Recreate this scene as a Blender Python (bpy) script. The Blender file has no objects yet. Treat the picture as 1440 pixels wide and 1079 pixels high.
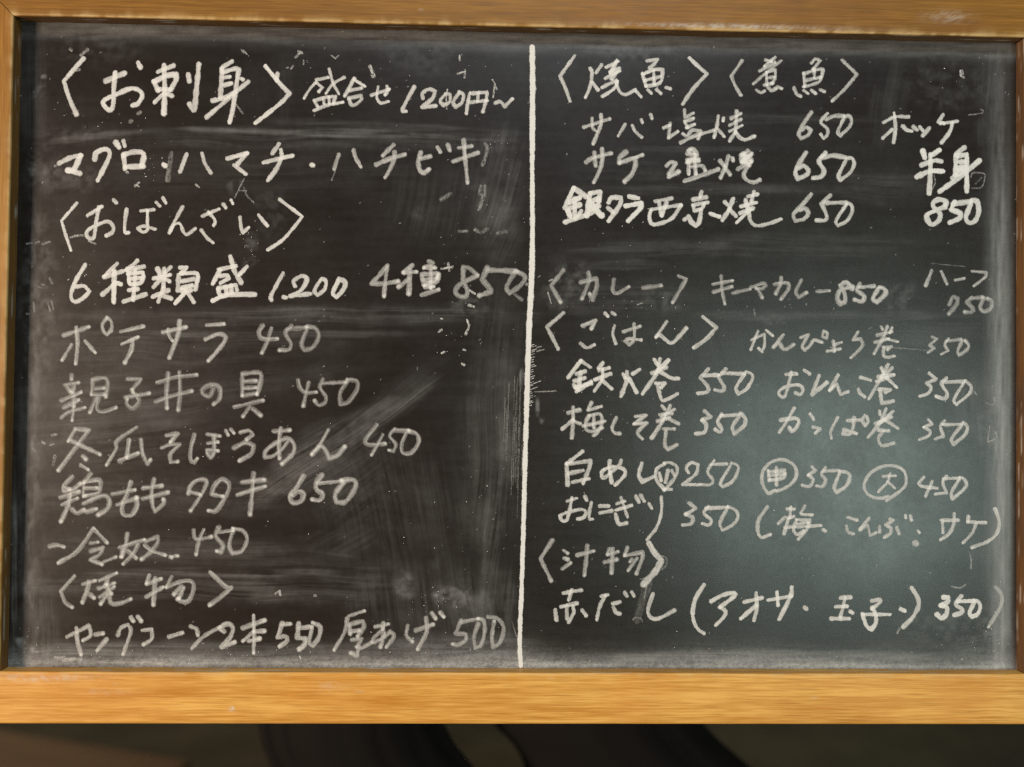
import bpy, math, random
import numpy as np
from mathutils import Matrix, Vector
random.seed(7)
S = bpy.context.scene
COL = S.collection
# ---------------------------------------------------------------- camera, world, lamps, exposure
ZC = 1.0                                    # height of the middle of the board above the floor
PW, PH, F = 1440.0, 1079.0, 1150.0          # photograph size and focal length, in photograph pixels
CA, CB, CC = 0.0182, -0.0245, 0.0105        # the camera's small pitch, yaw and roll
CT = np.array([-0.0276, -0.0451, 0.7336])   # camera position: right, up, distance from the board
BW, BH = 0.9, 0.5716                        # visible board
def _rot(a, b, c):
    ca, sa, cb, sb, cc, sc = math.cos(a), math.sin(a), math.cos(b), math.sin(b), math.cos(c), math.sin(c)
    rz = np.array([[cc, -sc, 0], [sc, cc, 0], [0, 0, 1]]); rx = np.array([[1, 0, 0], [0, ca, -sa], [0, sa, ca]])
    ry = np.array([[cb, 0, sb], [0, 1, 0], [-sb, 0, cb]])
    return ry @ rx @ rz
CR = _rot(CA, CB, CC)
def board_xy(px, py):                       # photograph pixel -> metres on the board's face
    px = np.asarray(px, float); py = np.asarray(py, float)
    d = np.stack([(px - PW / 2) / F, -(py - PH / 2) / F, -np.ones_like(px)], -1) @ CR.T
    t = -CT[2] / d[..., 2]
    return CT[0] + t * d[..., 0], CT[1] + t * d[..., 1]
def board_px(x, y):                         # metres on the board's face -> photograph pixel
    p = np.stack([x - CT[0], y - CT[1], np.zeros_like(x) - CT[2]], -1) @ CR
    return PW / 2 + F * p[..., 0] / -p[..., 2], PH / 2 - F * p[..., 1] / -p[..., 2]
TOW = np.array([[1, 0, 0], [0, 0, -1], [0, 1, 0]], float)   # board axes (right, up, out) -> world
cd = bpy.data.cameras.new('camera'); cam = bpy.data.objects.new('camera', cd); COL.objects.link(cam)
m = np.eye(4); m[:3, :3] = TOW @ CR; m[:3, 3] = TOW @ CT + np.array([0, 0, ZC])
cam.matrix_world = Matrix(m.tolist())
cd.sensor_fit = 'HORIZONTAL'; cd.sensor_width = 36.0; cd.lens = 36.0 * F / PW
cd.clip_start = 0.02; cd.clip_end = 60
cd.dof.use_dof = True; cd.dof.focus_distance = 0.735; cd.dof.aperture_fstop = 1.5
S.camera = cam
w = bpy.data.worlds.new('World'); S.world = w; w.use_nodes = True
w.node_tree.nodes['Background'].inputs[0].default_value = (0.9, 0.85, 0.8, 1)
w.node_tree.nodes['Background'].inputs[1].default_value = 0.05
def area(name, loc, target, sx, sy, power, color, spread=180):
    l = bpy.data.lights.new(name, 'AREA'); l.shape = 'RECTANGLE'; l.size = sx; l.size_y = sy
    l.energy = power; l.color = color; l.spread = math.radians(spread)
    o = bpy.data.objects.new(name, l); COL.objects.link(o)
    o.location = loc; o.rotation_euler = (Vector(target) - Vector(loc)).to_track_quat('-Z', 'Y').to_euler()
    return o
# a window low on the right behind the camera (its sheen lies on the lower right of the board), a warm fill added far left, sheen off the board, a cool ceiling lamp
area('window_light', (0.92, -1.52, ZC - 0.25), (0.25, 0, ZC - 0.1), 0.62, 0.52, 10.5, (0.77, 1.0, 0.92))
area('warm_fill', (-3.1, -2.1, ZC - 0.12), (0.1, 0, ZC - 0.15), 0.8, 0.4, 165, (1.0, 0.79, 0.62))
area('ceiling_lamp', (0.35, -2.2, ZC + 2.3), (0.0, 0, ZC), 1.2, 0.5, 50, (0.80, 0.93, 1.0))
V = S.view_settings
V.view_transform = 'Standard'; V.look = 'None'; V.exposure = 0; V.gamma = 1; V.use_curve_mapping = False
S.cycles.use_denoising = False; S.cycles.sample_clamp_direct = 3; S.cycles.sample_clamp_indirect = 1; S.cycles.filter_width = 1.2
S.cycles.transparent_max_bounces = 16; S.cycles.max_bounces = 6

# ---------------------------------------------------------------- numeric noise
def _hash(ix, iy, seed):
    h = (ix.astype(np.int64) * 374761393 + iy.astype(np.int64) * 668265263 + seed * 1442695041) & 0xFFFFFFFF
    h = ((h ^ (h >> 13)) * 1274126177) & 0xFFFFFFFF
    return ((h ^ (h >> 16)) & 0xFFFF) / 65535.0
def vnoise(x, y, seed=0):
    ix = np.floor(x); iy = np.floor(y); fx = x - ix; fy = y - iy
    fx = fx * fx * (3 - 2 * fx); fy = fy * fy * (3 - 2 * fy)
    a = _hash(ix, iy, seed); b = _hash(ix + 1, iy, seed); c = _hash(ix, iy + 1, seed); d = _hash(ix + 1, iy + 1, seed)
    return (a + (b - a) * fx) * (1 - fy) + (c + (d - c) * fx) * fy
def fbm(x, y, seed=0, n=3):
    s = 0; a = .5; t = 0
    for k in range(n):
        s = s + a * vnoise(x * 2 ** k, y * 2 ** k, seed + 17 * k); t += a; a *= .55
    return s / t
def sstep(a, b, x):
    t = np.clip((x - a) / (b - a), 0, 1); return t * t * (3 - 2 * t)

# ---------------------------------------------------------------- material helpers
def mat(name):
    m_ = bpy.data.materials.new(name); m_.use_nodes = True
    nt = m_.node_tree; b = nt.nodes['Principled BSDF']
    return m_, nt, b
def node(nt, kind, **kw):
    n = nt.nodes.new(kind)
    for k, v in kw.items():
        if k.startswith('i_'): n.inputs[int(k[2:]) if k[2:].isdigit() else k[2:]].default_value = v
        else: setattr(n, k, v)
    return n
def mix(nt, fac, a, b):
    n = node(nt, 'ShaderNodeMix', data_type='RGBA')
    for sock, v in ((n.inputs[0], fac), (n.inputs[6], a), (n.inputs[7], b)):
        if hasattr(v, 'is_linked'): nt.links.new(v, sock)
        else: sock.default_value = v if not isinstance(v, tuple) or len(v) == 4 else (*v, 1)
    return n.outputs[2]
def math_(nt, op, a, b=0.0, clamp=False):
    n = node(nt, 'ShaderNodeMath', operation=op, use_clamp=clamp)
    for sock, v in ((n.inputs[0], a), (n.inputs[1], b)):
        if hasattr(v, 'is_linked'): nt.links.new(v, sock)
        else: sock.default_value = v
    return n.outputs[0]
def ramp(nt, fac, stops):
    n = node(nt, 'ShaderNodeValToRGB'); cr = n.color_ramp
    while len(cr.elements) < len(stops): cr.elements.new(0.5)
    for e, (p, c) in zip(cr.elements, stops): e.position = p; e.color = (*c, 1) if len(c) == 3 else c
    nt.links.new(fac, n.inputs[0]); return n.outputs[0]
def noise_at(nt, scale, detail=3, rough=.55, vec=(1, 1, 1)):
    tc = node(nt, 'ShaderNodeTexCoord'); mp = node(nt, 'ShaderNodeMapping'); mp.inputs['Scale'].default_value = vec
    nt.links.new(tc.outputs['Object'], mp.inputs[0])
    n = node(nt, 'ShaderNodeTexNoise'); n.inputs['Scale'].default_value = scale
    n.inputs['Detail'].default_value = detail; n.inputs['Roughness'].default_value = rough
    nt.links.new(mp.outputs[0], n.inputs['Vector']); return n.outputs[0]
def attr(nt, name):
    n = node(nt, 'ShaderNodeAttribute', attribute_name=name); return n.outputs['Fac']
def bump(nt, b, h, strength, dist=.001):
    n = node(nt, 'ShaderNodeBump'); n.inputs['Strength'].default_value = strength; n.inputs['Distance'].default_value = dist
    nt.links.new(h, n.inputs['Height']); nt.links.new(n.outputs[0], b.inputs['Normal'])

def wood_material(name, along, dark, light):
    m_, nt, b = mat(name)
    st = (5.0, 90, 90) if along == 'x' else (90, 90, 5.0)
    fs = (22, 560, 560) if along == 'x' else (560, 560, 22)
    big = noise_at(nt, 1.0, 4, .6, st); fine = noise_at(nt, 1.0, 2, .6, fs); blot = noise_at(nt, 9.0, 3, .6)
    g = math_(nt, 'ADD', math_(nt, 'MULTIPLY', big, .46), math_(nt, 'MULTIPLY', fine, .54))
    c = ramp(nt, g, [(.37, dark), (.50, tuple((a + d) / 2 for a, d in zip(dark, light))), (.60, light)])
    c = mix(nt, math_(nt, 'MULTIPLY', ramp(nt, blot, [(.45, (0, 0, 0)), (.75, (1, 1, 1))]), .45), c, (dark[0] * 1.15, dark[1] * .95, dark[2] * .8))
    pv = (26, 620, 620) if along == 'x' else (620, 620, 26)
    pore = ramp(nt, noise_at(nt, 1.0, 1, .5, pv), [(.26, (1, 1, 1)), (.37, (0, 0, 0))])
    c = mix(nt, math_(nt, 'MULTIPLY', pore, .32), c, (dark[0] * .45, dark[1] * .4, dark[2] * .4))
    c = mix(nt, attr(nt, 'wear'), c, (0.60, 0.42, 0.19))
    c = mix(nt, attr(nt, 'grime_shade'), c, (0.075, 0.042, 0.022))
    c = mix(nt, attr(nt, 'dustw'), c, (0.55, 0.52, 0.47))
    nt.links.new(c, b.inputs['Base Color'])
    r = math_(nt, 'ADD', math_(nt, 'MULTIPLY', fine, .2), .42)
    nt.links.new(r, b.inputs['Roughness'])
    b.inputs['Specular IOR Level'].default_value = .4
    bump(nt, b, g, .12, .0005)
    return m_
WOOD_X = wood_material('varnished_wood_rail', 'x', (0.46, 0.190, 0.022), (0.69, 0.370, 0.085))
WOOD_DARK = wood_material('shaded_wood_rail', 'x', (0.155, 0.064, 0.004), (0.262, 0.116, 0.009))  # top rail: its weaker light put into a darker copy of the wood
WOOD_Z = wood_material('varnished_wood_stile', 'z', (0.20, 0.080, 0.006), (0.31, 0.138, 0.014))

def slate_material():
    m_, nt, b = mat('chalkboard_slate')
    d = attr(nt, 'dust'); g = noise_at(nt, 900, 2, .7); g2 = noise_at(nt, 170, 3, .6)
    gg = math_(nt, 'ADD', math_(nt, 'MULTIPLY', g, .9), math_(nt, 'MULTIPLY', g2, .5))      # ~ .7 mean
    k = math_(nt, 'MULTIPLY', d, math_(nt, 'ADD', math_(nt, 'MULTIPLY', gg, 1.1), .23), True)
    base = mix(nt, noise_at(nt, 5, 3, .6), (0.0090, 0.0054, 0.0036), (0.0125, 0.0086, 0.0064))
    c = mix(nt, k, base, (0.46, 0.45, 0.44))
    nt.links.new(c, b.inputs['Base Color'])
    r = math_(nt, 'ADD', math_(nt, 'MULTIPLY', k, .35), math_(nt, 'ADD', math_(nt, 'ADD', math_(nt, 'MULTIPLY', g2, .08), math_(nt, 'MULTIPLY', noise_at(nt, 14, 4, .65), .20)), .20), True)
    nt.links.new(r, b.inputs['Roughness'])
    b.inputs['Specular IOR Level'].default_value = .5
    bump(nt, b, g, .05, .0003)
    return m_
SLATE = slate_material()

def chalk_material():
    m_, nt, b = mat('white_chalk')
    cv = attr(nt, 'cov'); g = noise_at(nt, 1500, 2, .7); g2 = noise_at(nt, 420, 2, .6)
    gg = math_(nt, 'ADD', math_(nt, 'MULTIPLY', math_(nt, 'SUBTRACT', g, .5), .55), math_(nt, 'MULTIPLY', math_(nt, 'SUBTRACT', g2, .5), .35))
    edge = math_(nt, 'MULTIPLY', cv, math_(nt, 'SUBTRACT', 1.15, cv))
    a = math_(nt, 'ADD', cv, math_(nt, 'MULTIPLY', gg, math_(nt, 'MULTIPLY', edge, 2.0)), True)
    c = mix(nt, g2, (0.59, 0.565, 0.535), (0.69, 0.665, 0.63))
    nt.links.new(c, b.inputs['Base Color']); b.inputs['Roughness'].default_value = .95
    b.inputs['Specular IOR Level'].default_value = .1
    nt.links.new(a, b.inputs['Alpha'])
    return m_
CHALK = chalk_material()

# ---------------------------------------------------------------- object helpers
def empty(name, loc):
    o = bpy.data.objects.new(name, None); COL.objects.link(o); o.location = loc; o.empty_display_size = .05; return o
def mesh_obj(name, verts, faces, material, parent=None, attrs=None, smooth=False):
    me = bpy.data.meshes.new(name)
    verts = np.asarray(verts, np.float32); faces = np.asarray(faces, np.int32)
    n, k = faces.shape
    me.vertices.add(len(verts)); me.vertices.foreach_set('co', verts.ravel())
    me.loops.add(n * k); me.loops.foreach_set('vertex_index', faces.ravel())
    me.polygons.add(n); me.polygons.foreach_set('loop_start', np.arange(0, n * k, k, dtype=np.int32))
    if smooth: me.polygons.foreach_set('use_smooth', np.ones(n, bool))
    me.update(calc_edges=True)
    for an, av in (attrs or {}).items():
        a = me.attributes.new(an, 'FLOAT', 'POINT'); a.data.foreach_set('value', np.asarray(av, np.float32).ravel())
    me.materials.append(material)
    o = bpy.data.objects.new(name, me); COL.objects.link(o)
    if parent: o.parent = parent
    return o
def grid_faces(nu, nv):          # vertex (i, j) = i * nv + j
    i, j = np.meshgrid(np.arange(nu - 1), np.arange(nv - 1), indexing='ij')
    a = (i * nv + j).ravel()
    return np.stack([a, a + nv, a + nv + 1, a + 1], 1)
# ---------------------------------------------------------------- the chalk writing
# each entry: kind, text, origin x, origin y, line width, opacity, wetness (bright core), dab at stroke end, strokes
# points are sixths of a photo pixel from the origin; the whole set is laid on the board's surface in board metres
TXT = [
('menu_heading','お刺身',70,60,6.6,.93,.12,.1,'285,135 120,325 165,470 225,605|475,325 630,260|553,255 540,400 540,490 525,560 490,565 450,510 480,475 560,440 680,390 755,405 780,450 745,515 700,530|745,170 765,210|912,248 1045,195|965,190 970,420 963,600|880,330 915,405|885,330 990,280 1065,270 1065,315 1020,400|925,395 1020,395|960,430 885,505|975,425 1030,450|1168,270 1178,325|1258,185 1225,530 1215,570 1180,520|1538,160 1465,205 1450,225|1455,225 1440,460|1465,250 1560,222 1595,230 1580,330 1545,560 1518,675|1470,295 1520,290|1470,360 1530,345|1375,490 1470,470 1560,420|1675,330 1325,630|1615,305 1630,312|1820,200 1910,310 2020,430 1950,510 1735,680|1915,310 1922,265'),
('menu_item','盛合せ',280,60,4.6,.82,.2,.25,'990,315 1090,295|985,335 930,400 885,470|995,345 1040,380 1010,415|1098,225 1130,340 1180,435|1225,295 1130,350 1070,430|970,490 1000,540|980,490 1060,465 1150,455 1135,510|1050,470 1055,520|1095,465 1100,515|970,575 1080,530 1215,505|1310,305 1230,450|1310,315 1400,370|1270,405 1370,385|1265,470 1365,450 1370,480 1320,525 1285,525 1265,475|1455,445 1605,395|1510,375 1500,460 1530,510 1600,497|1585,370 1590,410 1570,440'),
('price','1200円〜',510,60,5.4,.82,.15,.2,'435,375 340,560 365,580|510,470 505,430 560,395 610,410 590,470 505,545 615,535|700,435 655,490 680,530 735,500 735,440 700,435|815,425 765,500 785,545 835,510 850,440 815,420|905,425 885,520 875,600|915,430 1050,420 1040,490 1015,585|905,505 1050,490|975,430 970,500|1120,510 1160,500 1200,540 1265,475'),
('menu_item','マグロ',70,190,7.2,.93,.08,.05,'80,240 180,190 262,175|262,175 205,290 155,300|155,300 255,325|380,205 395,150 470,120 505,150 490,215 405,385|560,65 585,105|622,50 635,95|625,175 635,285|625,170 700,145 780,150 795,190 785,225 775,262|640,270 790,265|962,250 975,260'),
('menu_item','ハマチ',70,190,6.0,.85,.1,.05,'1155,165 1130,230 1100,310|1285,155 1310,240 1360,320|1500,200 1665,155|1665,155 1585,245|1555,255 1655,330|1935,75 1880,155|1800,235 1920,205 2050,175|1950,125 1955,190 1910,290 1840,385|2210,252 2222,256'),
('menu_item','ハチビキ',290,190,6.0,.66,.25,.2,'1120,165 1100,220 1080,290|1245,130 1260,190 1305,270|1580,85 1490,175|1435,250 1540,205 1675,165|1590,145 1585,210 1550,290 1510,360|1810,150 1790,220 1800,290 1835,320 1880,290|1810,200 1890,180|1950,105 1975,145|2040,85 2055,130|2130,110 2240,95|2085,225 2180,190 2295,150|2172,45 2185,200 2205,405'),
('menu_heading','おばんざい',70,190,4.9,.86,.15,.15,'230,575 100,725 135,840 180,975|320,680 440,605|415,610 390,750 375,860 340,875 310,840 330,800 400,760 490,730 535,770 530,820 480,850|540,550 562,572|650,630 635,740 635,820 665,825|770,640 880,630|825,640 825,740 825,800 790,820 745,790 790,770 890,795|900,570 930,600|955,530 980,575|1120,610 1060,720 1010,825|1020,810 1050,760 1100,750 1130,820 1160,840 1230,790|1290,685 1430,625|1340,650 1395,720 1385,765|1280,805 1330,870 1380,910|1465,585 1485,615|1530,550 1545,580|1605,695 1615,780 1630,825 1680,780|1760,675 1835,765|1940,545 2060,635 2130,690 2060,780 1960,890 1840,970'),
('menu_item','6種類盛',70,360,6.3,.93,.08,.05,'300,75 215,220 180,340 215,388 290,350 335,300 290,255 215,260|570,65 460,175|460,180 615,130|545,130 540,390|545,240 445,325|555,225 600,240|740,40 700,80 650,115|650,120 795,90|725,120 705,370|665,150 672,225|665,150 785,140 790,180 760,230 680,240|670,195 780,185|670,290 740,280|625,385 810,325|910,110 930,150|1020,95 970,145|880,190 1015,160|965,110 960,260|940,190 875,265|970,190 1010,215|870,345 1000,290|960,270 915,390|965,340 1025,360|1100,100 1155,95 1115,145|1105,150 1220,145 1250,170 1230,285|1120,215 1215,195|1115,270 1200,250|1088,160 1082,290 1190,290|1150,300 1060,400|1165,310 1215,390|1430,115 1570,85|1435,120 1410,170 1375,235|1440,170 1495,165 1510,190 1440,230|1525,5 1560,130 1615,225|1665,90 1600,160|1420,280 1435,330|1425,275 1570,245 1580,290|1485,260 1495,320|1530,255 1535,310|1375,378 1500,330 1730,325'),
('price','1200',300,360,5.8,.9,.1,.1,'590,145 490,330 490,370|592,348 612,352|690,255 680,210 750,170 790,200 740,290 650,340 820,320|910,195 855,290 880,335 940,280 950,210 910,195|1060,200 1010,310 1040,350 1100,280 1110,220 1060,195'),
('menu_item','4種',510,360,6.2,.55,.2,.4,'210,80 140,165 75,235 170,235 300,215|205,100 190,230 180,340|420,80 345,140|350,145 455,135|400,110 390,320|395,190 305,260|560,45 590,60 520,100|520,100 610,100|575,90 575,270|500,155 630,150 620,200 520,250|500,170 520,240 620,220 640,160|510,205 630,190|525,265 600,260|500,330 640,285'),
('price','850',510,360,7.0,.46,.25,.3,'970,165 900,105 850,95 850,200 885,300 860,345 800,330 785,290 830,235 970,165|1050,100 1010,200 1080,290 1060,310 985,335|1060,120 1290,130|1290,130 1215,260 1240,315 1330,250 1370,180 1310,135'),
('menu_item','ポテサラ',70,360,5.8,.68,.35,.3,'120,670 330,600|225,605 235,750 220,910|185,750 105,880|300,720 385,815|485,522 445,580 455,635 485,665 522,620 520,555 485,522|600,640 790,595|610,745 745,685|700,710 690,790 635,900|955,645 1150,600|1000,620 1010,680 1040,720|1095,550 1085,660 1010,860|1325,585 1470,575|1315,705 1420,660 1480,680 1470,730 1400,820 1340,885'),
('price','450',300,360,6.4,.5,.45,.35,'415,590 385,640 400,690 450,705 540,700|490,610 460,710 410,820|660,590 610,640 625,690 655,740 640,790 560,795|625,620 790,605|790,620 745,740 770,795 840,770 890,680 860,610 790,600'),
('menu_item','親子丼の具',70,515,6.0,.52,.5,.35,'185,75 185,110|130,160 245,140|150,180 175,215|215,150 190,220|100,290 265,220|120,350 245,285|205,240 205,340|100,435 160,390 300,350|205,350 190,460|365,120 355,240|365,115 460,100 490,140 475,260|385,190 460,185|380,240 465,240|395,260 340,390|415,270 400,360 450,385 560,350|660,110 770,110 695,200|695,200 705,225|640,265 840,230|730,240 755,300 700,355 650,320 655,280|905,140 1060,95 1240,75|895,300 1020,255 1200,210|1000,60 985,230 990,355|1095,50 1100,230 1085,370|1380,190 1350,250 1300,240 1290,200 1340,165 1410,165 1440,210 1430,280 1385,320|1625,60 1625,250|1630,65 1760,55 1785,90 1775,150 1750,240|1645,130 1740,125|1645,185 1740,180|1630,250 1750,230|1560,345 1800,290|1685,345 1630,425|1715,360 1780,415'),
('price','450',290,515,6.0,.5,.5,.35,'775,120 790,180 840,225 930,220|865,140 840,240 820,335|985,110 960,180 1010,260 1000,310 950,330 915,290|985,145 1180,135|1190,130 1130,230 1135,320 1200,300 1270,200 1270,130 1190,115'),
('menu_item','冬瓜そぼろあん',70,515,5.9,.62,.45,.35,'220,530 155,635|215,530 330,540 75,880|170,625 425,745|280,760 305,785|260,835 325,875|735,515 570,630 560,700 480,835|670,625 650,770|590,800 660,770 745,735|770,620 785,740 825,825 850,790|985,585 1080,570 1020,640|945,690 1020,660 1100,660 1020,740 1020,810 1080,805|1220,580 1190,700 1190,790 1220,815 1245,780|1330,575 1435,590|1335,650 1420,640|1385,590 1385,720 1360,770 1335,740 1330,710 1420,715|1485,545 1505,580|1530,535 1555,565|1610,560 1680,545 1715,580 1660,620|1555,690 1650,645 1720,670 1700,740 1600,800|1890,550 2025,540|1950,525 1935,640 1940,780|2020,620 1960,700 1880,760 1815,770 1820,720 1890,660 2000,610 2060,660 2050,740 1960,825|2350,540 2280,660 2210,745|2215,745 2280,680 2320,700 2360,780 2430,750 2490,680'),
('price','450',440,590,5.8,.55,.5,.35,'540,45 445,170 460,210 520,215 610,205|590,130 540,220 495,300|690,80 650,140 700,210 680,270 640,260|690,90 810,100|790,115 750,210 760,280 830,280 890,200 880,130 810,95'),
('menu_item','鶏もも タタキ',70,660,6.2,.6,.45,.35,'190,65 120,140 120,185 170,170|90,240 245,190|130,150 190,170 260,120|105,300 235,245|170,220 150,320 95,440|345,40 290,110|290,110 410,90 430,130 410,200 300,225|285,120 285,230|300,160 400,160|285,290 440,225 500,250 490,330 410,385|190,340 230,370 290,345|310,360 395,335|530,210 720,175|570,300 740,240|685,110 650,220 615,300 620,380 690,385 735,310 730,240|790,160 945,140|785,250 1000,195|880,85 860,200 870,310 890,355 960,290 960,255|1170,205 1190,140 1240,95 1310,90 1320,130 1270,230 1190,350|1180,190 1270,215|1365,210 1390,140 1450,85 1510,120 1500,200 1410,345 1340,350|1380,215 1460,230|1625,110 1720,100 1810,90|1585,215 1700,180 1820,145|1720,35 1710,180 1690,380'),
('price','650',290,660,6.4,.66,.4,.3,'820,60 760,160 710,220 730,280 800,270 820,210 780,190 720,220|975,50 930,110 930,170 980,210 960,260 895,255|940,120 1150,100|1160,110 1090,210 1100,280 1180,270 1260,150 1240,90 1140,95'),
('menu_item','冷奴',70,660,5.8,.58,.45,.35,'0,650 60,640 120,655|370,500 235,690 75,790|370,500 485,620|345,625 410,615|350,690 450,660 420,720 345,765 440,800|460,780 560,740|655,545 640,640 610,740|590,660 800,595|620,665 600,740|745,640 700,720 620,800|660,690 730,750|810,610 910,570 910,620 850,700 775,760|800,640 870,690 975,725|1020,740 1032,742|1060,730 1080,732'),
('price','450',70,660,5.6,.55,.45,.4,'1215,515 1225,580 1270,590 1365,570|1300,510 1260,600 1235,720|1430,490 1400,560 1460,640 1445,700 1410,690|1430,530 1550,515|1545,520 1515,640 1540,710 1620,690 1665,590 1630,520 1545,500'),
('menu_heading','焼物',70,795,6.0,.58,.35,.35,'210,90 95,220 130,310 190,355|280,160 385,130|330,140 320,200 275,315|345,250 375,275|420,130 565,65|490,100 480,160|415,195 545,150|420,270 545,180|470,170 520,240|480,250 430,325|500,240 520,320 600,320 685,285|840,85 820,155|820,160 940,115|890,110 875,335|815,265 955,185|1030,95 985,185|985,185 1100,140 1190,135 1215,190 1180,290 1130,310 1080,285|1110,180 1050,245|1130,190 1090,280|1355,60 1490,185 1530,190 1440,270 1350,335'),
('menu_item','ヤングコーン2本',70,795,6.0,.66,.25,.3,'145,605 330,510 345,560 340,600 280,635|225,530 235,640 265,755|385,585 450,575|480,625 400,720|575,590 600,530 660,500 685,550 660,640 620,750|685,440 705,470|745,435 770,470|780,550 860,540 860,620 790,670|1005,605 1120,570|1190,515 1240,540 1250,590|1200,700 1300,600 1440,520|1470,560 1430,530 1500,495 1545,530 1520,610 1450,690 1560,650|1630,530 1810,465|1720,420 1725,600 1720,740|1720,560 1630,640|1730,560 1810,555|1680,640 1770,620'),
('price','550',290,795,6.2,.66,.2,.25,'640,490 620,560 600,610 670,600 680,640 620,685|640,500 710,495|780,490 770,610 840,620 830,670 785,710|790,530 890,520|890,540 870,650 900,680 950,610 960,520 900,485'),
('menu_item','厚あげ',290,795,5.8,.6,.3,.3,'1200,430 1335,385|1190,450 1170,560 1080,715|1210,500 1320,470 1330,520 1280,600|1210,560 1290,550|1210,500 1215,580|1230,630 1310,620 1270,690|1290,690 1270,760 1220,740|1310,700 1400,650|1425,520 1540,495|1495,490 1490,540|1470,560 1410,620 1420,650 1510,600 1550,560 1585,600 1520,690|1500,570 1470,690|1700,510 1690,590 1740,645|1770,550 1915,500|1855,445 1860,560 1785,710|1905,405 1935,450|1975,400 2005,435'),
('price','500',500,795,5.8,.5,.25,.3,'890,465 845,575 930,580 930,630 870,670 820,665|890,480 1040,450|1035,495 1000,600 1010,700 1060,670 1090,560 1080,470 1030,450|1120,435 1200,450 1250,530 1220,650 1160,690 1150,600 1170,470'),
('menu_heading','焼魚',760,70,5.3,.85,.15,.1,'290,50 165,225 205,310 250,435|420,160 435,200 420,310 380,405|515,130 470,195|440,280 485,340|645,95 590,200|555,150 655,100|590,190 665,160 600,250|545,245 670,180|640,260 520,320|650,265 620,330 525,395|640,270 665,350 720,380 800,340|810,355 850,400|900,95 985,85 960,120 920,155|860,200 890,310|860,210 960,170 1030,170 1025,250 990,290 890,310|955,175 960,295|880,260 1010,230|905,340 935,370|980,340 1015,370|1060,320 1095,330|1255,70 1340,150 1405,205 1290,330 1200,460'),
('menu_heading','煮魚',990,70,4.7,.75,.25,.25,'320,95 230,225 265,310 310,385|470,180 600,110|520,90 570,100|600,65 510,140|650,95 520,200 415,290|525,190 530,300|530,190 600,170 600,240 570,285|530,240 590,230|510,300 580,285|440,340 480,365 510,350|540,320 570,345 605,330|620,315 655,330|905,115 940,80 980,95 920,165|840,200 850,310|850,200 990,165 1000,190 980,260 930,290 840,315|930,165 930,240|860,260 980,235|760,325 780,375 815,395|840,345 875,370|905,345 940,370|980,340 1015,355|1165,90 1290,210 1180,340 1080,435'),
('menu_item','サバ塩焼',760,70,4.8,.8,.2,.2,'365,655 585,585|435,580 440,660 475,690|510,550 510,630 445,795|715,630 655,730|775,640 800,690 855,740|850,590 860,615|930,550 940,580|1040,660 1090,640|1095,620 1080,740|1080,745 1160,690|1215,510 1220,575 1290,535|1220,610 1290,580|1230,660 1300,630|1215,600 1240,660|1200,710 1240,730 1280,680 1350,690 1330,750|1185,785 1300,730 1465,680|1500,560 1490,640 1465,740|1490,660 1550,735|1545,580 1540,600|1595,640 1690,590|1610,580 1690,540|1655,520 1645,700|1595,690 1700,640|1650,690 1595,770|1645,690 1680,740 1730,760 1805,730'),
('price','650',990,70,5.4,.76,.2,.15,'905,530 830,640 800,710 820,750 880,720 900,680 860,655 825,680|1040,540 985,610 1040,670 1040,720 1010,750 985,715|1030,590 1100,560 1180,560|1185,570 1130,690 1150,725 1220,660 1245,600 1220,560 1185,570'),
('menu_item','ホッケ',1200,140,5.2,.84,.15,.1,'253,195 354,148 465,148|343,116 354,243 338,364|327,253 248,327|417,227 449,259 491,269|507,232 539,259|560,232 586,264|639,243 586,306|755,132 718,190 770,205|729,206 876,185|834,200 813,274 744,364'),
('menu_item','半身',1200,140,7.4,.96,.05,.05,'586,438 602,491|723,428 655,475|576,554 676,517 739,523|533,655 644,607 755,607|649,465 649,613 639,792|935,407 887,444 866,465|866,475 861,634|887,475 956,465 956,591 956,776|898,528 930,528|887,581 940,576|834,665 919,602|1061,517 898,655 729,776'),
('price','850',1200,140,6.6,.96,.05,.05,'771,908 781,866 729,845 676,866 676,908 729,961 718,1025 660,1056 623,1014 623,972 687,940 771,908|855,861 824,930 898,961 892,1003 813,1040|845,882 993,861|993,877 950,993 972,1040 1025,1025 1056,950 1045,866 1003,850'),
('menu_item','サケ塩焼',780,195,6.2,.74,.25,.2,'265,200 320,165 475,125|335,120 345,230|400,85 400,190 370,290 330,370|600,115 550,160 545,205|550,205 740,140|680,170 680,230 650,300 590,365|945,230 980,200 1022,212 965,300|962,325 1045,280|1140,95 1120,130 1190,140|1120,180 1210,180|1130,190 1130,300|1150,240 1240,230 1270,270|1180,160 1190,300|1130,105 1165,92 1195,150 1120,200|1115,205 1215,190|1095,360 1240,310 1380,260|1395,190 1430,230|1465,150 1440,240 1400,330|1440,250 1480,305|1500,165 1505,185|1630,105 1575,150 1580,200|1580,200 1660,130|1545,260 1660,190|1570,140 1660,180 1640,230|1600,130 1610,200|1590,130 1650,150 1585,190 1650,200|1640,220 1595,300 1620,350 1680,370 1730,350'),
('price','650',980,195,6.2,.82,.15,.1,'920,120 850,230 830,290 850,340 920,310 940,270 900,230 850,250|1085,120 1030,190 1070,270 1050,320 980,335|1060,160 1150,145 1250,160|1260,175 1195,310 1210,350 1290,290 1325,220 1310,170 1275,165'),
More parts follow.
